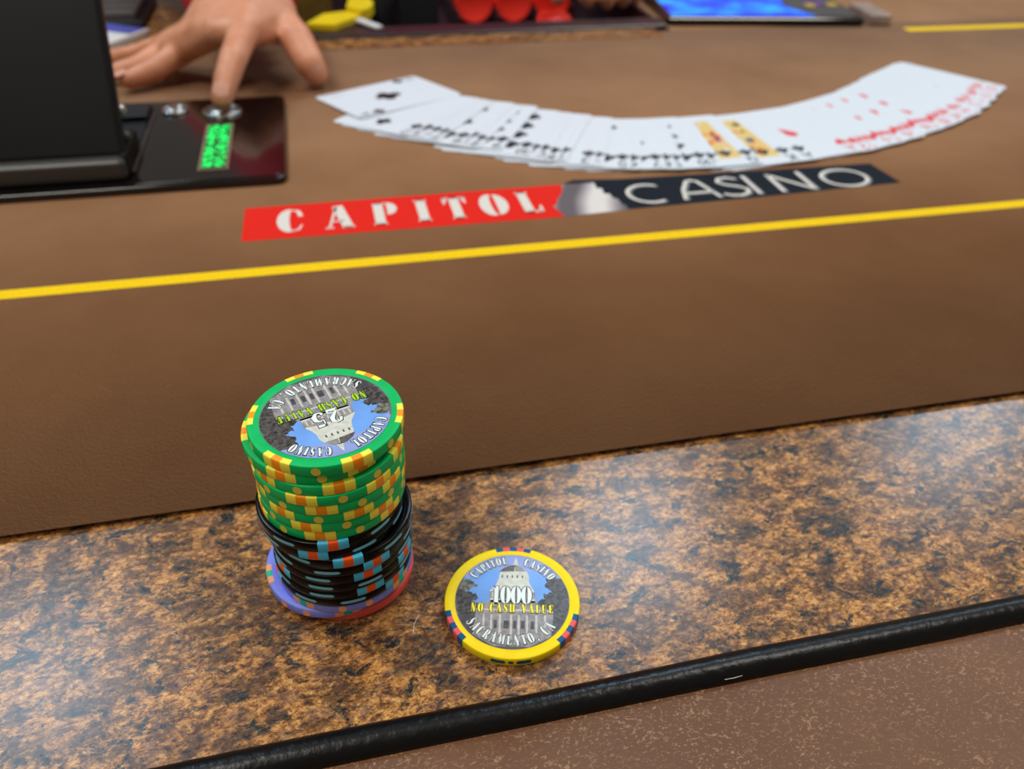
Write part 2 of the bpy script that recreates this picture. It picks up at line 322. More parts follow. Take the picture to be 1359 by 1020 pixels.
def thin_glyphs():
    w = .088; S = lambda *p: stroke(list(p), w)
    return {'C': (stroke(arc(.56, .46, .50, .46, 52, 300, 22), w), 1.06), 'A': (S((.02, .0), (.16, .5), (.40, .93), (.52, .97), (.64, .9), (.86, .0))+S((.12, .30), (.80, .30)), .98),
        'S': (S((.62, .86), (.44, .97), (.22, .93), (.14, .76), (.26, .60), (.50, .47), (.66, .30), (.60, .10), (.40, .0), (.18, .03), (.04, .14)), .78),
        'I': (S((.10, 0), (.10, 1)), .30), 'N': (S((.06, 0), (.08, .98))+S((.08, .95), (.72, .03))+S((.74, .0), (.76, 1)), .94), 'O': (stroke(arc(.58, .48, .54, .46, 0, 360, 36), w), 1.2)}
THIN = thin_glyphs()
def put_text(mb, txt, font, mp, h, sx=1., track=0., mi=0, grow=0., center=True):
    adv = [font[c][1]*sx*h+track for c in txt]; tot = sum(adv)-track; x = -tot/2 if center else 0.
    for c, a in zip(txt, adv):
        for poly in font[c][0]:
            if grow:
                cx = sum(p[0] for p in poly)/len(poly); cy = sum(p[1] for p in poly)/len(poly); q = []
                for p in poly:
                    dx, dy = p[0]-cx, p[1]-cy
                    q.append((p[0]+math.copysign(grow, dx)/sx, p[1]+math.copysign(grow, dy)))
                poly = q
            mb.face([mp(x+p[0]*sx*h, p[1]*h) for p in poly], mi)
        x += a
    return tot
def straight(cx, cy, ang, z):
    ca, sa = cos(ang), sin(ang)
    return lambda x, y: (cx+x*ca-y*sa, cy+x*sa+y*ca, z)
def on_arc(R, amid, z, inner=False):   # text along a circle: amid in degrees (90 = top); inner=True reads along the bottom
    if not inner: return lambda x, y: ((R+y)*cos(rad(amid)-x/R), (R+y)*sin(rad(amid)-x/R), z)
    return lambda x, y: ((R-y)*cos(rad(amid)+x/R), (R-y)*sin(rad(amid)+x/R), z)

# ------------------------------------------------------------------ room floor and the table
fl = MB(); fl.box((6, 6, .04), (0.1, .9, -.78)); props(fl.build('floor', M['floor']), kind='structure')
table = empty('poker_table', (0, 0, 0), 'brown felt poker table with granite-patterned rail, black trim and brown armrest', 'table')
X0, X1, FZ = -.62, 1.25, .0023
def extrude_x(prof, x0, x1, name, m, n=1, parent=table, smooth=True):
    mb = MB(); rows = [[(x0+(x1-x0)*i/n, y, z) for (y, z) in prof] for i in range(n+1)]
    mb.grid(rows, 0, smooth)
    mb.face(rows[0]); mb.face(list(reversed(rows[-1])))
    mb.face([rows[0][0], rows[-1][0], rows[-1][-1], rows[0][-1]])
    return fix_normals(mb.build(name, m, parent, weld=True))
# granite patterned rail
gr = MB(); gr.box((X1-X0, .093, .022), ((X0+X1)/2, .1575, -.011)); gr.build('granite_rail', M['granite'], table)
# playing surface: foam backed felt with a rolled front edge, and the wider felt right of the dealer
ed = [(.2014+.006*(1-sin(rad(a))) if a > 0 else .2014, FZ-.0040+.0040*sin(rad(a))) for a in (0, 15, 30, 45, 60, 75, 90)]
prof = [(.2014, -.02)]+ed+[(.758, FZ), (.758, -.02)]
extrude_x(prof, X0, X1, 'playing_felt', M['felt'])
fr = MB(); fr.box((X1-.336, .36, .023), ((X1+.336)/2, .758+.18, FZ-.0115)); fr.build('side_felt', M['felt'], table)
# dealer-side granite: strip in front of the chip tray and the block left of it
ds = MB(); ds.box((.340, .0310, .023), (.150, .7545, FZ-.0115+.0006)); ds.build('dealer_strip', M['granite'], table)
ds = MB(); ds.box((.60, .29, .023), (-.32, .903, FZ-.0115+.0004)); ds.build('dealer_side_counter', M['granite'], table)
# printed lines
def strip(name, x0, x1, y0, y1, m, z=FZ+.00012, y0b=None, y1b=None):
    y0b = y0 if y0b is None else y0b; y1b = y1 if y1b is None else y1b
    mb = MB(); mb.face([(x0, y0, z), (x1, y0b, z), (x1, y1b, z), (x0, y1, z)]); return mb.build(name, m, table)
strip('betting_line', X0, X1, .3530, .3612, M['yellow_line'])
strip('far_betting_line', .572, X1, .724, .737, M['yellow_line'], y0b=.712, y1b=.725)
# black rubber trim: a tube lying in the joint
tb = MB(); pts = [(X0+(X1-X0)*i/60, .1106+.0002*sin(i*1.7), -.0006+.0002*sin(i*2.3)) for i in range(61)]
tb.tube(pts, [.0044+.00012*sin(i*1.1) for i in range(61)], 20); tb.build('rubber_trim', M['trim'], table)
sc = MB(); sc.tube([(.0885, .1068, .0016), (.0912, .10665, .0017), (.0938, .1068, .0018)], [.00006, .0001, .00006], 6); props(sc.build('scuff_mark', M['white_print'], table), 'white scuff on the black trim')
# padded armrest
arm = [(.1084, -.05), (.1084, -.0030), (.1078, -.0012), (.1060, -.0004), (.100, -.0001), (.085, .0), (.060, -.0004), (.030, -.003), (.0, -.008), (-.03, -.016), (-.055, -.03), (-.065, -.05)]
extrude_x(arm, X0, X1, 'padded_armrest', M['leather'], 1)
# underside and pedestal
pd = MB(); pd.box((X1-X0-.02, .62, .028), ((X0+X1)/2, .425, -.0362)); pd.box((X1-X0-.02, .27, .028), ((X0+X1)/2, .93, -.11)); pd.build('table_base_board', M['wood'], table)
for x in (-.2, .85):
    pd = MB(); pd.lathe([(.0, -.76), (.25, -.76), (.25, -.73), (.07, -.70), (.055, -.6), (.055, -.2), (.12, -.05), (0, -.05)], 32, center=(x, .5, 0)); pd.build('pedestal', M['wood'], table)

# printed banner
ban = MB()
zb = FZ+.00012
ban.face([(-.0487, .3905, zb), (.1235, .3885, zb), (.1225, .395, zb), (.1205, .402, zb), (.1235, .405, zb), (.1255, .411, zb), (.131, .420, zb), (.1335, .4305, zb), (-.048, .4300, zb)], 0)
logo = ban.build('logo_banner', M['red_print'], table); props(logo, 'red and dark slate printed banner')
b2 = MB(); b2.face([(.1335, .4305, zb), (.1418, .4355, zb), (.1700, .4322, zb), (.3380, .4275, zb), (.3400, .3970, zb), (.240, .3930, zb), (.1600, .3910, zb), (.150, .40, zb), (.145, .42, zb)], 0)
b2.build('dark_panel', M['dark_print'], logo)
zs = FZ+.00018
b3 = MB(); b3.face([(.1235, .3885, zs), (.1620, .3905, zs), (.1618, .397, zs), (.1605, .3975, zs), (.160, .406, zs), (.158, .4065, zs), (.1575, .413, zs), (.1545, .4135, zs), (.1555, .421, zs), (.1525, .4215, zs), (.1535, .4295, zs), (.1335, .4305, zs), (.131, .420, zs), (.1255, .411, zs), (.1235, .405, zs), (.1205, .402, zs), (.1225, .395, zs)], 0)
b3.build('silver_dome_print', M['silver'], logo)
zt = FZ+.00026
b4 = MB()
for ch, x in zip('CAPITOL', (-.0235, .0020, .0265, .0475, .0665, .0880, .1085)):
    g, adv = FAT[ch]
    for p in g: b4.face([(x+(q[0]-adv/2)*.0275*.80, .3968+q[1]*.0270, zt) for q in p])
props(b4.build('lettering', M['white_print'], logo), 'white stencil lettering reading CAPITOL')
b5 = MB(); b6 = MB()
for ch, x0, w in zip('CASINO', (.1665, .1985, .2235, .2435, .2600, .2935), (.0250, .0240, .0200, .0080, .0270, .0300)):
    g, adv = THIN[ch]
    for p in g:
        b6.face([(x0+q[0]/max(adv, .3)*w*1.06+.0012, .3962+q[1]*.0262, zt-.00003) for q in p]); b5.face([(x0+q[0]/max(adv, .3)*w*1.06, .3972+q[1]*.0262, zt) for q in p])
props(b5.build('lettering', M['white_print'], logo), 'thin white lettering reading CASINO'); b6.build('letter_shadow', M['grey_print'], logo)

# ------------------------------------------------------------------ poker chips
R, T = 20.0*mm, 3.30*mm; E_ = .00004
RIN = 17.0*mm
def chip_body_mb(r=R, t=T, seg=96):
    mb = MB(); b = .35*mm
    prof = [(0, 0), (r-b, 0), (r-.1*mm, .1*mm), (r, b), (r, t-b), (r-.1*mm, t-.1*mm), (r-b, t), (RIN+.1*mm, t), (RIN, t-.1*mm), (0, t-.1*mm)]
    mb.lathe(prof, seg); return mb
def band_mb(half, cols, rin=18.35*mm):
    mb = MB(); b = .35*mm; e = E_
    prof = [(rin, T+e), (R-b, T+e), (R-.1*mm+e*.7, T-.1*mm+e*.7), (R+e, T-b), (R+e, b), (R-.1*mm+e*.7, .1*mm)]
    n = len(cols)*4; rows = []
    for i in range(n+1):
        a = rad(-half+2*half*i/n)-pi/2
        rows.append([(r*cos(a), r*sin(a), z) for r, z in prof])
    mb.grid(rows, lambda i, j: cols[i//4], True); return mb
def patch_mb(fn, L, n=12):
    mb = MB(); rows = []
    for i in range(n+1):
        u = -L+2*L*i/n; h = fn(u/L); a = u/R-pi/2
        rows.append([((R+E_)*cos(a), (R+E_)*sin(a), T/2+k*h) for k in (-1, 0, 1)])
    mb.grid(rows, 0, True); return mb
def tmpl(mb, name, mats): return mb.build(name, mats, link=False).data
dot = lambda q: 1.25*mm*sqrt(max(0, 1-q*q))
bar = lambda q: .55*mm*min(1, sqrt(max(0, 1-abs(q)**14)))
ME = {}
for k in ('green', 'black', 'purple', 'coral', 'yellow', 'redchip'): ME[k] = tmpl(chip_body_mb(), 'chip_body', M[k])
ME['gband'] = tmpl(band_mb(11.7, [0, 1, 0]), 'edge_insert', [M['ins_yellow'], M['ins_orange']])
ME['bband'] = tmpl(band_mb(11.6, [0, 1, 0]), 'edge_insert', [M['ins_blue'], M['ins_red']])
ME['pband'] = tmpl(band_mb(10.5, [0, 1, 0]), 'edge_insert', [M['ins_peach'], M['ins_teal']])
ME['yband'] = tmpl(band_mb(16.4, [0, 1, 0, 1, 0], 18.4*mm), 'edge_insert', [M['ins_navy'], M['ins_pink']])
ME['gdot'] = tmpl(patch_mb(dot, 1.25*mm), 'edge_dot', M['dot_yellow']); ME['pdot'] = tmpl(patch_mb(dot, 1.2*mm), 'edge_dot', M['ins_peach'])
ME['bbar'] = tmpl(patch_mb(bar, 3.7*mm), 'edge_bar', M['bar_blue'])
ME['ydash'] = tmpl(patch_mb(lambda q: .75*mm*min(1, sqrt(max(0, 1-abs(q)**14))), 2.2*mm), 'edge_bar', M['dash_navy']); ME['ydot'] = tmpl(patch_mb(lambda q: .6*mm*sqrt(max(0, 1-q**4)), .8*mm), 'edge_dot', M['dash_navy'])
def chip(kind, x, y, z, phi, label, group, cat='chip', tilt=(0, 0)):
    o = empty('poker_chip', (x*mm, y*mm, z*mm), label, cat, group, (rad(tilt[0]), rad(tilt[1]), rad(phi)))
    body = inst(ME[kind], 'chip_body', o)
    if kind == 'green':
        for k in range(6): inst(ME['gband'], 'edge_insert', o, rad(60*k)); inst(ME['gdot'], 'edge_dot', o, rad(60*k+30))
    elif kind == 'black':
        for k in range(3):
            inst(ME['bband'], 'edge_insert', o, rad(120*k))
            for d in (40, 80): inst(ME['bbar'], 'edge_bar', o, rad(120*k+d))
    elif kind == 'purple':
        for k in range(4):
            inst(ME['pband'], 'edge_insert', o, rad(90*k))
            for d in (34, 56): inst(ME['pdot'], 'edge_dot', o, rad(90*k+d))
    elif kind == 'yellow':
        for k in range(3):
            inst(ME['yband'], 'edge_insert', o, rad(120*k+60))
            for d in (-10.5, 10.5): inst(ME['ydash'], 'edge_bar', o, rad(120*k+d))
            inst(ME['ydot'], 'edge_dot', o, rad(120*k))
    return o
def inlay(parent, value, letter_mat, rot):
    ri = 16.9*mm
    d = MB(); z = T-.06*mm; S = .000012
    ring = [(ri*cos(2*pi*k/72), ri*sin(2*pi*k/72), z) for k in range(72)]; d.face(ring)
    o = d.build('inlay', M['inlay'], parent); o.rotation_euler = (0, 0, rot)
    P = MB(); keys = ['p_sky', 'p_sky2', 'p_tree', 'p_tree2', 'p_dome', 'p_shade', 'p_wall', 'p_col', 'p_dark', 'p_roof']; ix = {k: i for i, k in enumerate(keys)}
    lay = [1]
    def poly(key, pts):
        q = []
        for x, y in pts:
            l = hypot(x, y)
            if l > .992: x, y = x*.992/l, y*.992/l
            q.append((x*ri, y*ri, z+S*lay[0]))
        P.face(q, ix[key])
    def nxt(): lay[0] += 1
    def cap(a0, a1, n=20): return [(cos(rad(a0+(a1-a0)*i/n)), sin(rad(a0+(a1-a0)*i/n))) for i in range(n+1)]
    poly('p_sky2', cap(30, 150, 30)+[(-.9, .2), (.9, .2)]); poly('p_dark', cap(-160, -20, 30)+[(.6, -.2), (-.6, -.2)]); nxt()
    poly('p_sky', [(-.86, .42), (-.5, .62), (-.15, .66), (.2, .66), (.55, .56), (.8, .40), (.72, -.05), (.5, -.14), (-.55, -.12), (-.9, .05)]); nxt()
    # trees: ragged outlines
    rnd = random.Random(3)
    def ragged(pts, amp, n=5):
        out = []
        for i in range(len(pts)):
            (xa, ya), (xb, yb) = pts[i], pts[(i+1) % len(pts)]
            for k in range(n):
                t = k/n; out.append((xa+(xb-xa)*t+rnd.uniform(-amp, amp), ya+(yb-ya)*t+rnd.uniform(-amp, amp)*.8))
        return out
    poly('p_tree', ragged([(.62, .52), (.86, .5), (.98, .2), (.99, -.25), (.85, -.5), (.4, -.22), (.36, -.06), (.58, .04), (.52, .12), (.7, .2), (.56, .3)], .035))
    poly('p_tree', ragged([(-.98, .2), (-.78, .16), (-.62, .08), (-.58, .0), (-.7, -.05), (-.5, -.16), (-.7, -.3), (-.9, -.36), (-.99, -.1)], .03))
    poly('p_tree2', ragged([(-.97, .26), (-.84, .44), (-.7, .36), (-.64, .28), (-.75, .2), (-.95, .16)], .03)); nxt()
    # building wings, drum, dome
    poly('p_wall', [(-.62, -.22), (-.5, -.12), (-.42, -.02), (.42, -.02), (.5, -.14), (.72, -.24), (.66, -.74), (.3, -.95), (-.3, -.95), (-.66, -.72)])
    poly('p_dome', [(-.38, -.06), (-.40, .18), (-.28, .34), (-.26, .44), (.28, .44), (.32, .3), (.38, .2), (.40, -.06)]); nxt()
    poly('p_dome', [(-.25, .40)]+[(.02+.27*cos(rad(a)), .48+.26*sin(rad(a))) for a in range(180, -1, -15)]+[(.29, .40)])
    poly('p_shade', [(-.40, .02), (-.40, .16), (-.24, .20), (.24, .20), (.40, .16), (.40, .02)]); nxt()
    poly('p_roof', [(-.24, .60), (-.18, .68), (-.06, .75), (.04, .76), (.02, .62)]); poly('p_shade', [(.04, .62), (.04, .76), (.14, .73), (.24, .62)])
    poly('p_dome', [(.0, .74), (.02, .84), (.05, .94), (.08, .84), (.10, .74)])
    for k in range(5): x = -.20+.09*k; poly('p_dark', [(x, .47), (x+.025, .47), (x+.025, .53), (x, .53)])
    for k in range(9): x = -.36+.085*k; poly('p_col', [(x, .03), (x+.03, .03), (x+.03, .15), (x, .15)])
    for k, x in enumerate((-.50, -.37, -.22, -.03, .10, .24, .40, .55)):
        poly('p_col', [(x, -.88+.6*abs(x-.05)), (x+.035, -.88+.6*abs(x-.05)), (x+.035, -.32), (x, -.32)])
    for x, w in ((-.31, .06), (-.14, .09), (.02, .06), (.15, .07), (.32, .06)): poly('p_dark', [(x, -.6), (x+w, -.6), (x+w, -.44), (x, -.44)])
    poly('p_col', [(-.62, -.235), (-.62, -.205), (.68, -.205), (.68, -.235)]); nxt()
    P.build('capitol_print', [M[k] for k in keys], o)
    # lettering with dark outlines
    def words(grow, mi_w, mi_y, zz, mb):
        for txt, am in (('CAPITOL', 122), ('CASINO', 55)): put_text(mb, txt, FAT, on_arc(.775*ri, am, zz), .180*ri, .64, .026*ri, mi_w, grow)
        put_text(mb, 'SACRAMENTO, CA', FAT, on_arc(.93*ri, -92, zz, True), .20*ri, .78, .034*ri, mi_w, grow)
        put_text(mb, 'NO CASH VALUE', FAT, straight(0, -.275*ri, 0, zz), .185*ri, .72, .028*ri, mi_y, grow)
        if value == '1000': put_text(mb, value, FAT, straight(-.01*ri, -.09*ri, 0, zz), .37*ri, .80, .012*ri, mi_w, grow*.7)
        else: put_text(mb, value, FAT, straight(.02*ri, -.085*ri, 0, zz), .36*ri, .98, .012*ri, mi_w, grow*.7)
    sh = MB(); words(.05, 0, 0, z+S*8, sh); sh.build('letter_outline', M['ink'], o)
    le = MB(); words(0, 0, 1, z+S*10, le); le.build('lettering', [M['letter'], letter_mat], o)
    return o
G_ST = 'chips of the tall stack'
STACK = [  # bottom to top: kind, x, y, phi, label
    ('coral', -8.9, 168.7, 0, 'coral red poker chip at the very bottom of the tall stack, peeking out at right'),
    ('purple', -12.8, 167.8, 8, 'lower purple poker chip slipped out to the left near the base of the stack'),
    ('purple', -9.2, 166.4, -40, 'upper purple poker chip directly under the black chips of the stack'),
    ('black', -9.3, 165.9, 44, 'lowest black chip of the stack, resting on the purple chip'),
    ('black', -9.1, 165.7, 19, 'black chip second from the bottom of the black run'),
    ('black', -8.7, 165.5, 58, 'black chip third from the bottom of the black run'),
    ('black', -8.7, 165.5, 17, 'black chip fourth from the bottom of the black run'),
    ('black', -8.5, 165.3, 25, 'black chip fourth from the top of the black run'),
    ('black', -8.3, 165.3, 2, 'black chip third from the top of the black run, jutting out to the right'),
    ('black', -10.6, 165.9, -17, 'black chip second from the top of the black run, shifted left'),
    ('black', -10.8, 165.8, 0, 'topmost black chip of the stack, under the green chips, shifted left'),
    ('green', -9.6, 166.5, -12, 'lowest green chip of the stack, lying on the black chips'),
    ('green', -9.4, 166.3, -22, 'green chip second from the bottom of the green run'),
    ('green', -9.2, 166.1, 18, 'green chip third from the bottom of the green run'),
    ('green', -9.1, 165.9, -9, 'green chip fourth from the bottom of the green run'),
    ('green', -9.3, 165.7, -22, 'green chip fourth from the top of the green run'),
    ('green', -9.1, 166.0, 6, 'green chip third from the top of the stack'),
    ('green', -10.5, 167.0, -31, 'green chip second from the top of the stack, its rim showing at left'),
    ('green', -8.5, 165.9, -40, 'topmost green chip of the stack, face up showing 25 upside down'),
]
z = .02
for i, (k, x, y, ph, lab) in enumerate(STACK):
    o = chip(k, x, y, z, ph, lab, G_ST); z += T/mm+.06
    if i == len(STACK)-1: inlay(o, '25', M['glet'], rad(-163+40))
yc = chip('yellow', 37.4, 143.5, .02, -14, 'yellow 1000 poker chip lying alone on the granite rail', None)
inlay(yc, '1000', M['ylet'], rad(-14+14))

# ------------------------------------------------------------------ fanned deck of cards
OUT = [(-5.6, 612.5), (4, 581), (19, 553), (45, 525), (77, 500), (104, 480), (135, 460), (167, 446), (195, 439), (224, 435.5), (255, 434), (286, 435.5), (312, 438.5), (338, 443.5), (372, 453), (403, 465), (434, 480), (470, 502), (503, 526.5), (539, 559)]
def catmull(P, n=12):
    out = []
    for i in range(len(P)-1):
        a, b, c, d = P[max(i-1, 0)], P[i], P[i+1], P[min(i+2, len(P)-1)]
        for k in range(n):
            t = k/n
            out.append(tuple(.5*((2*b[j])+(-a[j]+c[j])*t+(2*a[j]-5*b[j]+4*c[j]-d[j])*t*t+(-a[j]+3*b[j]-3*c[j]+d[j])*t**3) for j in (0, 1)))
    out.append(P[-1]); return out
path = catmull(OUT); cum = [0]
for a, b in zip(path, path[1:]): cum.append(cum[-1]+hypot(b[0]-a[0], b[1]-a[1]))
def at_len(s):
    s = min(max(s, 0), cum[-1])
    for i in range(len(cum)-1):
        if cum[i+1] >= s:
            t = (s-cum[i])/(cum[i+1]-cum[i]); return tuple(path[i][j]+(path[i+1][j]-path[i][j])*t for j in (0, 1))
def tangent(s, w=34):
    a, b = at_len(s-w), at_len(s+w); return atan2(b[1]-a[1], b[0]-a[0])
CW, CH, CT = 63.5, 88.9, .20
def card_mesh():
    mb = MB(); r = 3.5; o = []
    for cx, cy, a0 in ((CW/2-r, CH/2-r, 0), (-CW/2+r, CH/2-r, 90), (-CW/2+r, -CH/2+r, 180), (CW/2-r, -CH/2+r, 270)):
        for k in range(5): o.append((cx+r*cos(rad(a0+k*22.5)), cy+r*sin(rad(a0+k*22.5))))
    top = [(x*mm, y*mm, CT*mm) for x, y in o]; bot = [(x*mm, y*mm, 0) for x, y in o]
    mb.face(top); mb.face(list(reversed(bot))); n = len(o)
    for i in range(n): mb.face([bot[i], bot[(i+1) % n], top[(i+1) % n], top[i]])
    return mb
CARD = card_mesh().build('card_body', M['card'], link=False).data
def circ(cx, cy, r, n=10): return [(cx+r*cos(2*pi*k/n), cy+r*sin(2*pi*k/n)) for k in range(n)]
def suit_polys(s):
    if s == 'hearts': return [[(0, -.55), (.28, -.22), (.5, .08), (.5, .32), (.36, .48), (.16, .46), (0, .26), (-.16, .46), (-.36, .48), (-.5, .32), (-.5, .08), (-.28, -.22)]]
    if s == 'diamonds': return [[(0, -.6), (.42, 0), (0, .6), (-.42, 0)]]
    if s == 'spades': return [[(0, .58), (-.26, .24), (-.5, -.04), (-.5, -.24), (-.34, -.36), (-.1, -.26), (.1, -.26), (.34, -.36), (.5, -.24), (.5, -.04), (.26, .24)], [(-.05, -.2), (-.2, -.56), (.2, -.56), (.05, -.2)]]
    return [circ(0, .28, .25), circ(-.26, -.1, .25), circ(.26, -.1, .25), [(-.06, .05), (-.2, -.56), (.2, -.56), (.06, .05)]]
def th(*p): return stroke(list(p), .15)
RG = {'A': th((.05, 0), (.35, 1), (.65, 0))+th((.15, .35), (.55, .35)), '2': th((.08, .75), (.2, .96), (.5, .96), (.6, .72), (.1, .06), (.64, .06)), '3': th((.08, .9), (.55, .95), (.58, .65), (.28, .54), (.6, .4), (.55, .08), (.08, .08)),
      '4': th((.5, 0), (.5, 1), (.05, .3), (.68, .3)), '5': th((.58, .95), (.14, .95), (.1, .55), (.5, .58), (.6, .3), (.45, .06), (.06, .1)), '6': th((.55, .95), (.2, .75), (.08, .3), (.3, .04), (.58, .2), (.5, .5), (.14, .42)),
      '7': th((.06, .94), (.62, .94), (.25, 0)), '8': th((.33, .54), (.12, .72), (.33, .96), (.55, .72), (.33, .54), (.08, .26), (.33, .04), (.6, .26), (.33, .54)), '9': th((.14, .05), (.48, .25), (.6, .7), (.36, .96), (.1, .8), (.18, .5), (.55, .58)),
      '10': th((.06, 0), (.06, 1))+stroke(arc(.5, .5, .2, .44, 0, 360, 14), .13), 'J': th((.5, 1), (.5, .2), (.3, .04), (.08, .2)), 'Q': stroke(arc(.33, .5, .27, .45, 0, 360, 14), .14)+th((.38, .25), (.66, -.02)), 'K': th((.1, 0), (.1, 1))+th((.6, 1), (.12, .48))+th((.26, .58), (.64, 0))}
COLS = {'2': [(0, 1), (0, -1)], '3': [(0, 1), (0, 0), (0, -1)], '4': [(-1, 1), (1, 1), (-1, -1), (1, -1)], '5': [(-1, 1), (1, 1), (-1, -1), (1, -1), (0, 0)], '6': [(-1, 1), (1, 1), (-1, 0), (1, 0), (-1, -1), (1, -1)],
        '7': [(-1, 1), (1, 1), (-1, 0), (1, 0), (-1, -1), (1, -1), (0, .5)], '8': [(-1, 1), (1, 1), (-1, 0), (1, 0), (-1, -1), (1, -1), (0, .5), (0, -.5)], '9': [(x, y) for x in (-1, 1) for y in (1, .33, -.33, -1)]+[(0, 0)], '10': [(x, y) for x in (-1, 1) for y in (1, .33, -.33, -1)]+[(0, .66), (0, -.66)]}
def card_print(rank, suit, parent):
    red = suit in ('hearts', 'diamonds'); z = CT*mm+.00003; sp = suit_polys(suit)
    mats = [M['pip_red'] if red else M['pip_black'], M['c_gold'], M['c_blue'], M['c_pale'], M['pip_red'], M['white_print']]
    def put(polys, cx, cy, sc, flip, mi=0, zz=0, ox=0, oy=0):
        for p in polys: mb.face([((cx+(-1 if flip else 1)*(q[0]+ox)*sc)*mm, (cy+(-1 if flip else 1)*(q[1]+oy)*sc)*mm, z+zz) for q in p], mi)
    for f in (1, -1):
        mb = MB(); put(RG[rank], f*-26.5, f*33.0, 9, f < 0, ox=-.35); put(sp, f*-26.5, f*26.0, 9, f < 0); props(mb.build('corner_index', mats, parent), kind='stuff')
    mb = MB()
    if rank == 'A': put(sp, 0, 0, 19 if suit != 'hearts' else 16, red)
    elif rank in COLS:
        for x, y in COLS[rank]: put(sp, x*16.5, y*28, 11.5, y < 0)
    else:
        put([[(-22, -33), (22, -33), (22, 33), (-22, 33)]], 0, 0, 1, False, 3); rn = random.Random(rank+suit)
        for k in range(70):
            x, y = rn.uniform(-18.5, 18.5), rn.uniform(-29, 29); w, h = rn.uniform(3, 8), rn.uniform(3, 9)
            put([[(x-w/2, y), (x, y-h/2), (x+w/2, y), (x, y+h/2)]], 0, 0, 1, False, rn.choice([1, 1, 2, 0, 4, 3, 5]), .00001*(1+k % 3)+.000001*k)
        for f in (1, -1): put(sp, f*-13, f*25, 9, f < 0, 0, .00006)
    props(mb.build('pips' if rank in COLS or rank == 'A' else 'court_picture', mats, parent), kind='stuff')
ranks = ['A', '2', '3', '4', '5', '6', '7', '8', '9', '10', 'J', 'Q', 'K']
rname = dict(zip(ranks, ['ace', 'two', 'three', 'four', 'five', 'six', 'seven', 'eight', 'nine', 'ten', 'jack', 'queen', 'king']))
order = [(r, 'clubs') for r in ranks]+[(r, 'spades') for r in ranks[1:]+['A']]+[(r, 'hearts') for r in ranks]+[(r, 'diamonds') for r in ranks]
wide = {2: 9, 5: 16, 8: 15, 9: 18, 14: 17, 16: 17, 18: 16, 21: 18, 23: 27, 24: 27, 25: 13, 26: 36, 27: 10, 29: 18, 31: 15, 33: 18, 35: 16, 39: 15, 41: 16, 44: 14}
# the card at the left end lies on top; right edges of all cards are what shows
LT = cum[-1]; s_second, s_last = 82., LT-31.
base_gap = (s_last-s_second-sum(wide.values()))/(50-len(wide))
pos = [34., s_second]
for i in range(2, 52): pos.append(pos[-1]+wide.get(i, base_gap))
ordn = ['first', 'second', 'third', 'fourth', 'fifth', 'sixth', 'seventh', 'eighth', 'ninth', 'tenth', 'eleventh', 'twelfth', 'thirteenth', 'fourteenth', 'fifteenth', 'sixteenth', 'seventeenth', 'eighteenth', 'nineteenth', 'twentieth', 'twenty-first', 'twenty-second', 'twenty-third', 'twenty-fourth', 'twenty-fifth', 'twenty-sixth']
for i, (rk, su) in enumerate(order):
    s = pos[i]; x, y = at_len(s); tg = tangent(s)
    if i == 0: tg = rad(-62); 
    tg = tg*.80-.02 if i > 0 else tg
    if i == 1: tg -= .06
    tg += random.uniform(-.035, .035); n = (-sin(tg), cos(tg)); j = random.uniform(-2.4, 1.6)
    cx, cy = x+n[0]*(CH/2+j), y+n[1]*(CH/2+j)
    if i == 0: cx, cy = -5.6+cos(rad(-62))*CW/2+cos(rad(28))*(CH/2+1), 612.5+sin(rad(-62))*CW/2+sin(rad(28))*(CH/2+1)
    tilt = math.atan(CT*1.15/5.4) if i < 49 else math.atan(CT*1.15/5.4)*(51-i)/3
    if i == 0: tilt *= .7
    zc = FZ/mm+.06+sin(tilt)*CW/2
    if i <= 25: where = f'{ordn[i]} card from the left end of the fanned deck' if i else 'at the left end of the fanned deck'
    else: where = f'{ordn[51-i]} card from the right end of the fanned deck' if i < 51 else 'at the right end of the fanned deck'
    o = empty('playing_card', (cx*mm, cy*mm, zc*mm), f'{rname[rk]} of {su}, {where}', 'playing card', 'deck of cards fanned across the felt')
    o.rotation_euler = Matrix.Rotation(tg, 4, 'Z').to_quaternion().to_matrix().to_4x4().to_euler()
    o.rotation_euler = (Matrix.Rotation(tg, 3, 'Z') @ Matrix.Rotation(-tilt, 3, 'Y')).to_euler()
    inst(CARD, 'card_body', o); card_print(rk, su, o)

# ------------------------------------------------------------------ card shuffler at left
sh = empty('card_shuffler', (0, 0, 0), 'black card shuffling machine with raised lid and green display, set on the felt at left', 'shuffler')
def rounded_plate(x0, x1, y0, y1, z0, z1, r, bev=.0008):
    mb = MB(); o = []
    for cx, cy, a0 in ((x1-r, y1-r, 0), (x0+r, y1-r, 90), (x0+r, y0+r, 180), (x1-r, y0+r, 270)):
        for k in range(7): a = rad(a0+k*15); o.append((cx, cy, a))
    rings = [(r, z0), (r, z1-bev), (r-bev*.3, z1-bev*.3), (r-bev, z1)]
    rows = [[(cx+q*cos(a), cy+q*sin(a), z) for cx, cy, a in o] for q, z in rings]
    mb.grid(rows, 0, True, True); mb.face(rows[-1]); mb.face(list(reversed(rows[0]))); return mb
BZ = FZ+.0045
rounded_plate(-.252, -.0255, .4590, .6080, FZ+.0001, BZ, .006).build('base_frame', M['gloss'], sh)
pl = rounded_plate(-.1100, -.0285, .4620, .6040, BZ-.0002, BZ+.0006, .004, .0003); pl.build('control_plate', M['gloss'], sh)
rc = MB(); rc.box((.125, .122, .0006), (-.1765, .535, BZ+.0003), 0); rc.box((.040, .026, .004), (-.134, .580, BZ+.002), .001); rc.build('card_bay', M['hole'], sh)
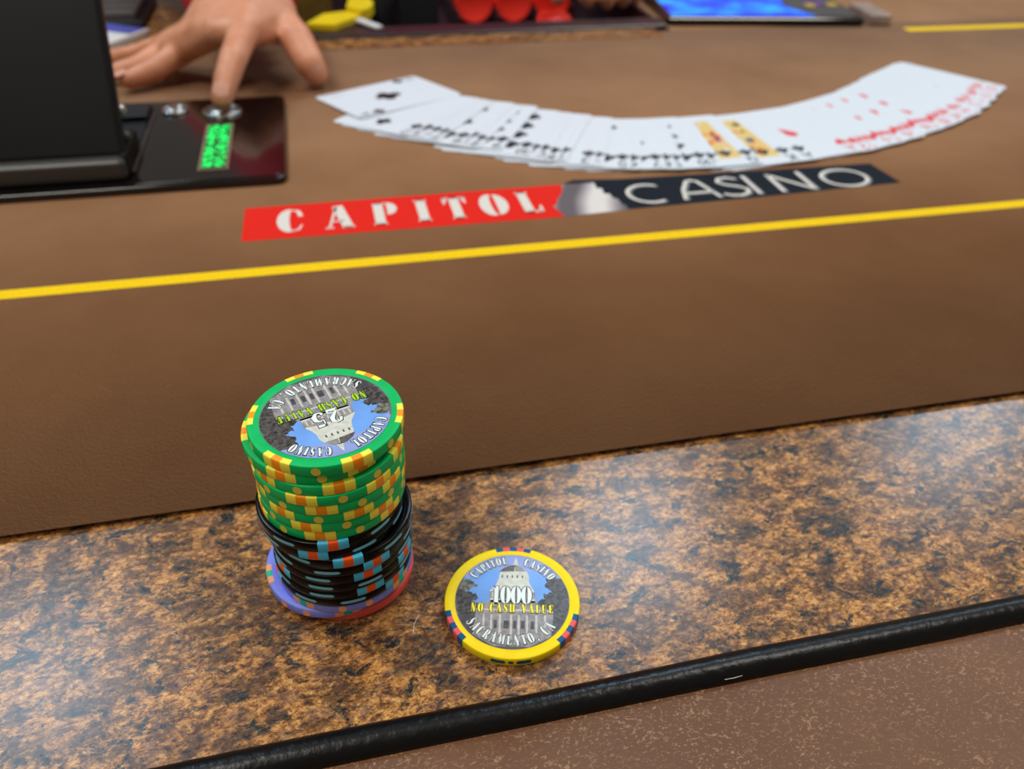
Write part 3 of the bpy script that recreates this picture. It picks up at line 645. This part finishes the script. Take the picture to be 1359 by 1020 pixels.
rl = MB(); rl.box((.0022, .10, .0014), (-.1112, .530, BZ+.0007), .0005); rl.build('bay_edge', M['edge'], sh)
# raised lid
Rl = Matrix.Rotation(rad(-29), 3, 'X')
ld = MB(); ld.box((.142, .010, .168), (-.1835, .4800+sin(rad(29))*.084, BZ+.009+cos(rad(29))*.084), .003, 3, Rl); lid = ld.build('lid', M['satin'], sh)
ls = MB(); ls.box((.142, .0125, .0120), (-.1835, .4745, BZ+.0063), .003, 3); ls.build('lid_sill', M['edge'], sh)
for dz in (.016, .030):
    hk = MB(); hk.lathe([(0, -.003), (.0028, -.003), (.0034, -.001), (.0034, .0015), (.0018, .003), (0, .003)], 20, center=(-.1135, .490+dz*.35, BZ+dz), axis='x'); hk.build('hinge_screw', M['chrome'] if dz > .02 else M['edge'], sh)
hb = MB(); hb.box((.007, .034, .010), (-.1165, .508, BZ+.0055), .002, 2); hb.box((.0045, .020, .013), (-.1140, .484, BZ+.0068), .0015, 2); hb.build('hinge_bracket', M['satin'], sh)
# buttons
def button(x, y, r, name):
    rim = MB(); rim.lathe([(r, 0), (r, .0012), (r*.93, .0019), (r*.78, .0019), (r*.72, .0010), (0, .0010)], 40, center=(x, y, BZ+.0006)); ro = rim.build(name, M['chrome'], sh)
    dm = MB(); dm.lathe([(r*.72, .0010), (r*.66, .0020), (r*.4, .0028), (0, .0030)], 32, center=(x, y, BZ+.0006)); dm.build('button_dome', M['chrome'], ro)
button(-.0668, .5770, .0130, 'button'); button(-.0982, .5830, .0088, 'button')
# LED display: turned a quarter, two rows of dotted characters
lr = MB(); lr.box((.0170, .0770, .0006), (-.0668, .5135, BZ+.0008), 0); dis = lr.build('display', M['led_rim'], sh)
lw = MB(); lw.box((.0145, .0740, .0003), (-.0668, .5135, BZ+.0012), 0); lw.build('display_window', M['led_bg'], dis)
ll = MB(); rd = random.Random(12); n = 0
for row in (0, 1):
    for c in range(8):
        if (row, c) in ((0, 7), ): pass
        for i in range(5):
            for j in range(7):
                if rd.random() < .50:
                    yy = .5480-c*.0090-i*.00150; xx = -.0730+row*.0070+j*.00090
                    ll.face([(xx-.0004, yy-.0007, BZ+.00145), (xx+.0004, yy-.0007, BZ+.00145), (xx+.0004, yy+.0007, BZ+.00145), (xx-.0004, yy+.0007, BZ+.00145)])
o = ll.build('lit_dots', M['led'], dis); props(o, kind='stuff')

# ------------------------------------------------------------------ dealer: one continuous body with sleeves
def remesh(name, caps, voxel, m, parent=None, smooth=8, hulls=()):
    bm = bmesh.new()
    def sphere(p, r):
        bmesh.ops.create_icosphere(bm, subdivisions=2, radius=r, matrix=Matrix.Translation(p))
    for pts, rads in caps:
        for (a, b), (ra, rb) in zip(zip(pts, pts[1:]), zip(rads, rads[1:])):
            a, b = Vector(a), Vector(b); n = max(2, int((b-a).length/max(.001, min(ra, rb)*.35)))
            tmp = bmesh.new(); q = []
            for k, (p, r) in enumerate(((a, ra), (b, rb))):
                ret = bmesh.ops.create_icosphere(tmp, subdivisions=2, radius=r, matrix=Matrix.Translation(p))
            h = bmesh.ops.convex_hull(tmp, input=tmp.verts)
            me = bpy.data.meshes.new('t'); 
            junk = [g for g in h['geom_interior'] if isinstance(g, bmesh.types.BMVert)]; bmesh.ops.delete(tmp, geom=junk, context='VERTS')
            tmp.to_mesh(me); tmp.free(); bm.from_mesh(me); bpy.data.meshes.remove(me)
    for sph in hulls:
        tmp = bmesh.new()
        for p, r in sph: bmesh.ops.create_icosphere(tmp, subdivisions=2, radius=r, matrix=Matrix.Translation(Vector(p)))
        h = bmesh.ops.convex_hull(tmp, input=tmp.verts); junk = [g for g in h['geom_interior'] if isinstance(g, bmesh.types.BMVert)]; bmesh.ops.delete(tmp, geom=junk, context='VERTS')
        me = bpy.data.meshes.new('t'); tmp.to_mesh(me); tmp.free(); bm.from_mesh(me); bpy.data.meshes.remove(me)
    me = bpy.data.meshes.new(name); bm.to_mesh(me); bm.free()
    ob = bpy.data.objects.new(name, me); C.objects.link(ob)
    r = ob.modifiers.new('remesh', 'REMESH'); r.mode = 'VOXEL'; r.voxel_size = voxel
    s = ob.modifiers.new('smooth', 'SMOOTH'); s.factor = .5; s.iterations = smooth
    dg = bpy.context.evaluated_depsgraph_get(); dg.update()
    nm = bpy.data.meshes.new_from_object(ob.evaluated_get(dg)); ob.modifiers.clear(); ob.data = nm; bpy.data.meshes.remove(me)
    nm.materials.clear(); nm.materials.append(m); nm.polygons.foreach_set('use_smooth', [True]*len(nm.polygons))
    if parent: ob.parent = parent
    return ob
dealer = empty('person', (.13, 1.28, -.76), 'dealer in red sleeves reaching over the table, right index finger on the silver button', 'person')
def sh_(p): return (p[0]*mm-.13, p[1]*mm-1.28, p[2]*mm+.76)
WR = (-36, 716, 58)
fing = {
    'index': ([(-47.8, 634, 44.5), (-55, 592, 37.5), (-60.5, 579, 27.5), (-64.8, 568.5, 18.5)], [10.8, 9.8, 9.0, 7.8]),
    'middle': ([(-67, 640, 43), (-97, 668, 24), (-117, 656, 15), (-135, 647, 11)], [10.5, 9.6, 8.8, 7.6]),
    'ring': ([(-80, 655, 40), (-112, 684, 21), (-130, 672, 14), (-147, 668, 11)], [10, 9.2, 8.4, 7.4]),
    'pinky': ([(-89, 676, 37), (-116, 697, 22), (-136, 703, 15), (-156, 708, 11)], [9, 8, 7.2, 6.5]),
    'thumb': ([(-26, 690, 42), (-12, 652, 33), (-5, 632, 22), (-1, 636, 12.5)], [13.5, 12.5, 11.2, 9.4]),
}
caps = []; hulls = []
for k, (p, r) in fing.items(): caps.append(([sh_(q) for q in p], [x*mm for x in r]))
mc = {k: (sh_(v[0][0]), v[1][0]*mm) for k, v in fing.items()}
wr = (sh_(WR), .019); wr2 = (sh_((-62, 722, 56)), .017)
for a, b in (('index', 'middle'), ('middle', 'ring'), ('ring', 'pinky')):
    hulls.append([mc[a], mc[b], wr, wr2])
hulls.append([mc['index'], (sh_((-22, 684, 44)), .013), wr]); hulls.append([(sh_((-36, 650, 40)), .010), mc['thumb'], mc['index'], wr])
hulls.append([mc['pinky'], mc['ring'], wr2])
EL = (-150, 985, 70); SHR = (-55, 1190, 300)
caps.append(([sh_((-47, 719, 55)), sh_((-90, 840, 68)), sh_(EL), sh_(SHR)], [.023, .031, .036, .045]))
# left hand, resting in shade by the blue screen
LW = (318, 935, 46)
lf = [([(310, 872, 40), (296, 838, 34), (290, 824, 20), (296, 826, 13)], [10, 9.4, 8.6, 7.4]), ([(324, 866, 42), (314, 830, 36), (308, 815, 21), (313, 818, 13)], [10, 9.4, 8.6, 7.4]),
      ([(340, 866, 41), (334, 832, 35), (328, 817, 21), (331, 822, 13)], [9.8, 9, 8.2, 7.2]), ([(354, 874, 38), (352, 846, 31), (347, 832, 20), (350, 834, 12.5)], [8.8, 7.8, 7.2, 6.4]), ([(312, 905, 36), (290, 876, 26), (276, 856, 20), (268, 842, 15)], [12.5, 11, 10, 8.4])]
lf = [([(x-20, y+10, z) for x, y, z in p], r) for p, r in lf]
for p, r in lf: caps.append(([sh_(q) for q in p], [x*mm for x in r]))
lm = [(sh_(p[0]), r[0]*mm) for p, r in lf]; lw_ = (sh_(LW), .019); lw2 = (sh_((336, 940, 45)), .017)
for a, b in ((0, 1), (1, 2), (2, 3)): hulls.append([lm[a], lm[b], lw_, lw2])
hulls.append([lm[0], lm[4], lw_])
ELL = (430, 1080, 62); SHL = (325, 1195, 300)
caps.append(([sh_((326, 940, 46)), sh_((385, 1000, 55)), sh_(ELL), sh_(SHL)], [.023, .031, .036, .045]))
# trunk, neck, head, legs (seated)
hulls.append([(sh_(SHR), .05), (sh_(SHL), .05), (sh_((40, 1260, 60)), .09), (sh_((230, 1260, 60)), .09)])
hulls.append([(sh_((40, 1260, 60)), .09), (sh_((230, 1260, 60)), .09), (sh_((50, 1300, -190)), .09), (sh_((220, 1300, -190)), .09)])
caps.append(([sh_((135, 1200, 310)), sh_((135, 1185, 430))], [.06, .055]))
hulls.append([(sh_((135, 1170, 500)), .070), (sh_((135, 1190, 530)), .082), (sh_((135, 1135, 440)), .032), (sh_((135, 1175, 455)), .05)])
caps.append(([sh_((135, 1102, 492)), sh_((135, 1086, 468))], [.010, .014])); caps.append(([sh_((135, 1100, 440)), sh_((135, 1097, 437))], [.016, .016]))
for x in (55, 215):
    caps.append(([sh_((x, 1280, -200)), sh_((x, 1000, -230)), sh_((x, 1010, -600)), sh_((x, 1030, -715)), sh_((x, 930, -737))], [.085, .06, .045, .04, .030]))
    ea = x < 100; caps.append(([sh_((135+(-80 if ea else 80), 1185, 500)), sh_((135+(-83 if ea else 83), 1185, 475))], [.016, .010]))
body = remesh('body', caps, .0022, M['skin'], dealer, 10, hulls)
# nails
def nail(p, d, nrm, w, l):
    p, d, nrm = Vector(sh_(p)), Vector(d).normalized(), Vector(nrm).normalized(); nrm = (nrm-d*nrm.dot(d)).normalized(); s = d.cross(nrm)
    mb = MB(); rows = []
    for i in range(7):
        t = -1+2*i/6; hw = w*sqrt(max(.05, 1-abs(t)**4)); rows.append([p+d*(l*t)+s*(hw*u)+nrm*(-.0011*u*u*w/.005) for u in (-1, -.5, 0, .5, 1)])
    mb.grid(rows, 0, True); mb.build('fingernail', M['nail'], dealer)
nail((-63.7, 565.5, 26.2), (-.3, -.62, -.7), (0, -.72, .69), .0050, .0056)
nail((-141, 645, 17.6), (-18, -9, -4), (-.2, -.2, 1), .0045, .0052); nail((-150, 706, 17.2), (-20, 5, -4), (0, -.2, 1), .0036, .0042)
nail((4.5, 633, 16.5), (.2, -.3, -.9), (1, -.2, .3), .0048, .0055)
# red shirt with sleeves down to the wrists
scaps = [([sh_((-62, 768, 58)), sh_((-72, 795, 62)), sh_((-92, 850, 69)), sh_(EL), sh_(SHR)], [.034, .038, .042, .05, .062]), ([sh_((345, 985, 54)), sh_((380, 1030, 58)), sh_(ELL), sh_(SHL)], [.034, .040, .05, .062])]
shulls = [[(sh_(SHR), .062), (sh_(SHL), .062), (sh_((40, 1260, 60)), .105), (sh_((230, 1260, 60)), .105)], [(sh_((40, 1260, 60)), .105), (sh_((230, 1260, 60)), .105), (sh_((50, 1300, -170)), .105), (sh_((220, 1300, -170)), .105)], [(sh_((135, 1200, 320)), .066), (sh_((135, 1195, 345)), .062)]]
def cuff(p, d):
    p, d = Vector(sh_(p)), Vector(d).normalized(); u = d.cross(Vector((0, 0, 1))).normalized(); w = d.cross(u); mb = MB()
    rows = [[p+d*(t*mm)+(u*cos(2*pi*k/40)+w*sin(2*pi*k/40)*.86)*(r*mm) for k in range(40)] for r, t in ((33, 40), (37.5, 2), (38.5, 0), (40, 0), (41, 2), (40, 24), (41, 44))]
    mb.grid(rows, 0, True, True); mb.build('cuff', M['shirt'], dealer)
cuff((-47, 711, 47), (-.36, .92, .12)); cuff((332, 952, 50), (.42, .85, .1))
props(remesh('red_shirt', scaps, .0035, M['shirt'], dealer, 6, shulls), 'red long-sleeved shirt')
hc = [[(sh_((135, 1196, 556)), .080), (sh_((135, 1215, 505)), .076)]]
remesh('hair', [], .004, M['hair'], dealer, 4, hc)
for x in (108, 162):
    eb = MB(); eb.lathe([(.0001, -.013), (.007, -.011), (.012, -.004), (.012, .004), (.007, .011), (.0001, .013)], 20, center=sh_((x, 1112, 508)), axis='y'); eo = eb.build('eye', M['white'], dealer)
    ip = MB(); ip.lathe([(.0001, -.0138), (.005, -.0125), (.0055, -.0115)], 16, center=sh_((x, 1112, 508)), axis='y'); ip.build('pupil', M['hair'], eo)
    bw = MB(); bw.tube([sh_((x-15, 1102, 522)), sh_((x, 1098, 527)), sh_((x+15, 1102, 522))], [.002, .0035, .002], 8); bw.build('eyebrow', M['hair'], dealer)
mo = MB(); mo.tube([sh_((115, 1103, 451)), sh_((135, 1098, 449)), sh_((155, 1103, 451))], [.002, .005, .002], 10); mo.build('mouth', M['nail'], dealer)
tr = []
for x in (55, 215): tr.append(([sh_((x, 1285, -200)), sh_((x, 1000, -230)), sh_((x, 1010, -600)), sh_((x, 1025, -690))], [.10, .075, .062, .058]))
remesh('trousers', tr, .006, M['trousers'], dealer, 4, [[(sh_((55, 1300, -190)), .102), (sh_((215, 1300, -190)), .102)]])
for x in (55, 215):
    remesh('shoe', [([sh_((x, 1035, -712)), sh_((x, 920, -722))], [.046, .036])], .005, M['shoe'], dealer, 4)
st = empty('stool', (.135, 1.31, -.76), 'black round dealer stool standing behind the table', 'stool')
sb = MB(); sb.lathe([(0, .38), (.17, .38), (.185, .395), (.185, .417), (.17, .43), (0, .43)], 40); sb.build('seat', M['shoe'], st)
sb = MB(); sb.lathe([(.0, .385), (.03, .385), (.03, .03), (.2, .02), (.21, 0), (0, 0)], 32); sb.build('column', M['chrome'], st)

# ------------------------------------------------------------------ dealer's chip tray and what lies in it
tr_ = empty('chip_tray', (0, 0, 0), 'black dealer chip tray sunk behind the granite strip, holding red chips', 'tray')
tm = MB()
ty = lambda x: .7800-.085*max(0, x-.05)*.0
tp = [(.7700, -.075), (.7700, .0042), (.7715, .0056), (.7990, .0052), (.8030, .0030), (.8400, -.0200), (.8700, -.0225), (.9000, -.0230), (1.005, -.0230), (1.010, .0050), (1.013, .0050), (1.013, -.075)]
rows = [[(x, y, z) for y, z in tp] for x in (-.018, .3352)]
tm.grid(rows, 0, False); tm.face(rows[0]); tm.face(list(reversed(rows[1]))); tm.face([rows[0][0], rows[1][0], rows[1][-1], rows[0][-1]])
fix_normals(tm.build('tray_body', M['tray'], tr_, weld=True))
w = MB(); w.box((.006, .20, .030), (.3318, .905, -.0095), .001); w.build('end_wall', M['tray'], tr_)
for x in (.152, .195, .239, .2825):
    w = MB(); w.box((.0026, .098, .016), (x, .954, -.0145), .0008); w.build('divider', M['tray'], tr_)
for xi, x in enumerate((173.5, 217.0, 260.5)):
    for k in range(6):
        o = empty('poker_chip', (x*mm, (918+k*3.7)*mm, -.0028), ('front', 'second', 'third', 'fourth', 'fifth', 'sixth')[k] + ' red poker chip standing in the ' + ('left', 'middle', 'right')[xi] + ' row of the tray', 'chip', ('left', 'middle', 'right')[xi]+' row of red tray chips', (rad(90), 0, 0))
        inst(ME['redchip'], 'chip_body', o)
o = empty('poker_chip', (.2600, .9010, -.0212), 'bright red poker chip tipped forward in front of the right row', 'chip', None, (rad(24), 0, 0)); inst(ME['redchip'], 'chip_body', o)
# black box, black round cup, yellow clip, white tag, olive card in the tray's left half
o = empty('black_box', (.1085, .915, -.0228), 'black oblong box with grey lid standing left of the red chips', 'box')
b = MB(); b.box((.043, .06, .036), (0, 0, .018), .002); b.build('box_body', M['dkbox'], o); b = MB(); b.box((.041, .058, .004), (0, 0, .038), .001); b.build('box_lid', M['ribbed'], o)
o = empty('black_cup', (.0655, .890, -.0228), 'round black cup between the yellow clip and the black box', 'cup')
b = MB(); b.lathe([(0, 0), (.017, 0), (.0195, .004), (.0195, .046), (.017, .05), (.0165, .046), (.0165, .004), (0, .004)], 40); b.build('cup_body', M['dkbox'], o)
def prism(pts, z0, z1):
    mb = MB(); n = len(pts); mb.face([(x*mm, y*mm, z1) for x, y in pts]); mb.face([(x*mm, y*mm, z0) for x, y in reversed(pts)])
    for i in range(n): (xa, ya), (xb, yb) = pts[i], pts[(i+1) % n]; mb.face([(xa*mm, ya*mm, z0), (xb*mm, yb*mm, z0), (xb*mm, yb*mm, z1), (xa*mm, ya*mm, z1)])
    return mb
o = empty('yellow_clip', (0, 0, .0060), 'bright yellow plastic clip lying across the tray edge beside the hand', 'clip')
fix_normals(prism([(-6, 793), (20, 786), (40, 811), (46, 820), (34, 838), (12, 830)], 0, .005).build('clip_arm', M['yplastic'], o))
fix_normals(prism([(34, 838), (46, 820), (55, 826), (61, 850), (58, 878), (40, 880)], 0, .009).build('clip_head', M['yplastic'], o))
o = empty('olive_box', (.004, .925, -.0228), 'olive-brown card box behind the yellow clip', 'box'); b = MB(); b.box((.038, .03, .050), (0, 0, .025), .0015); b.build('box_body', M['olive'], o)
b = MB(); b.box((.038, .0302, .006), (0, 0, .053), .001); b.build('box_flap', M['olive'], o)
o = empty('white_tag', (.0515, .800, .0058), 'small white tag lying at the end of the yellow clip', 'tag', None, (0, 0, rad(-62))); b = MB(); b.box((.036, .008, .003), (0, 0, .002), .0012); b.build('tag_body', M['white'], o)

# blue lit display right of the tray
tb_ = empty('blue_display', (.436, .7610, FZ), 'glowing blue tablet display in a black frame, right of the dealer', 'display', None, (0, 0, rad(-8.5)))
b = MB(); b.box((.200, .130, .008), (0, .065, .0041), .003, 3); b.build('frame', M['gloss'], tb_)
b = MB(); b.face([(-.094, .006, .0084), (.052, .006, .0084), (.034, .050, .0084), (.050, .122, .0084), (-.094, .122, .0084)]); b.build('screen', M['screen'], tb_)
b = MB(); b.face([(.053, .006, .0084), (.094, .006, .0084), (.094, .122, .0084), (.051, .122, .0084), (.035, .050, .0084)]); b.build('screen_margin', M['ribbed'], tb_)
for x, y, m in ((.062, .050, 'gold'), (.074, .056, 'violet'), (.086, .053, 'gold'), (.068, .075, 'violet')):
    b = MB(); b.box((.010, .012, .001), (x, y, .0088), 0); b.build('screen_icon', M[m], tb_)
o = empty('acrylic_block', (.558, .775, FZ+.0001), 'lilac-grey acrylic block beside the blue display', 'block', None, (0, 0, rad(-8))); b = MB(); b.box((.022, .055, .010), (0, 0, .005), .002, 3); b.build('block_body', M['lilac'], o)

# left background: ribbed grey card holder and blue and white card box
o = empty('card_holder', (-.180, .880, FZ+.0006), 'dark grey ribbed card holder behind the raised black lid', 'holder')
b = MB(); b.box((.062, .10, .006), (0, 0, .003), .002); b.build('holder_base', M['dkbox'], o)
for k in range(4): b = MB(); b.box((.054, .016, .009), (-.002, -.036+.024*k, .0085), .0015); b.build('rib', M['ribbed'], o)
o = empty('card_box', (-.176, .792, FZ+.0002), 'white and blue card box lying between the lid and the fingertips', 'card box', None, (0, 0, rad(-32)))
b = MB(); b.box((.046, .060, .006), (0, 0, .003), .0008); b.build('box_body', M['white'], o); b = MB(); b.box((.040, .020, .0006), (.0, .018, .0062), 0); props(b.build('blue_panel', M['bluecard'], o), 'blue printed panel')

# hairs on the granite
def fibre(pts, lab):
    mb = MB(); mb.tube(pts, .00006, 6); props(mb.build('hair_strand', M['hair_white']), lab, 'hair')
def curl(cx, cy, r, a0, a1): return [((cx+r*cos(rad(a0+(a1-a0)*i/10)))*mm, (cy+r*sin(rad(a0+(a1-a0)*i/10)))*mm, .00012) for i in range(11)]
fibre(curl(-73, 147, 5.5, 60, 130), 'longest pale hair curled on the granite at left')
fibre(curl(-56, 138, 4.5, 20, 80), 'pale curved hair on the granite nearest the black trim')
fibre(curl(-60, 152, 2.4, 0, 100), 'tiny pale hair on the granite between the two longer ones')
fibre([(.0075, .1405, .00012), (.0082, .1435, .00012), (.0100, .1462, .00012)], 'short pale fibre on the granite between the stack and the yellow chip')
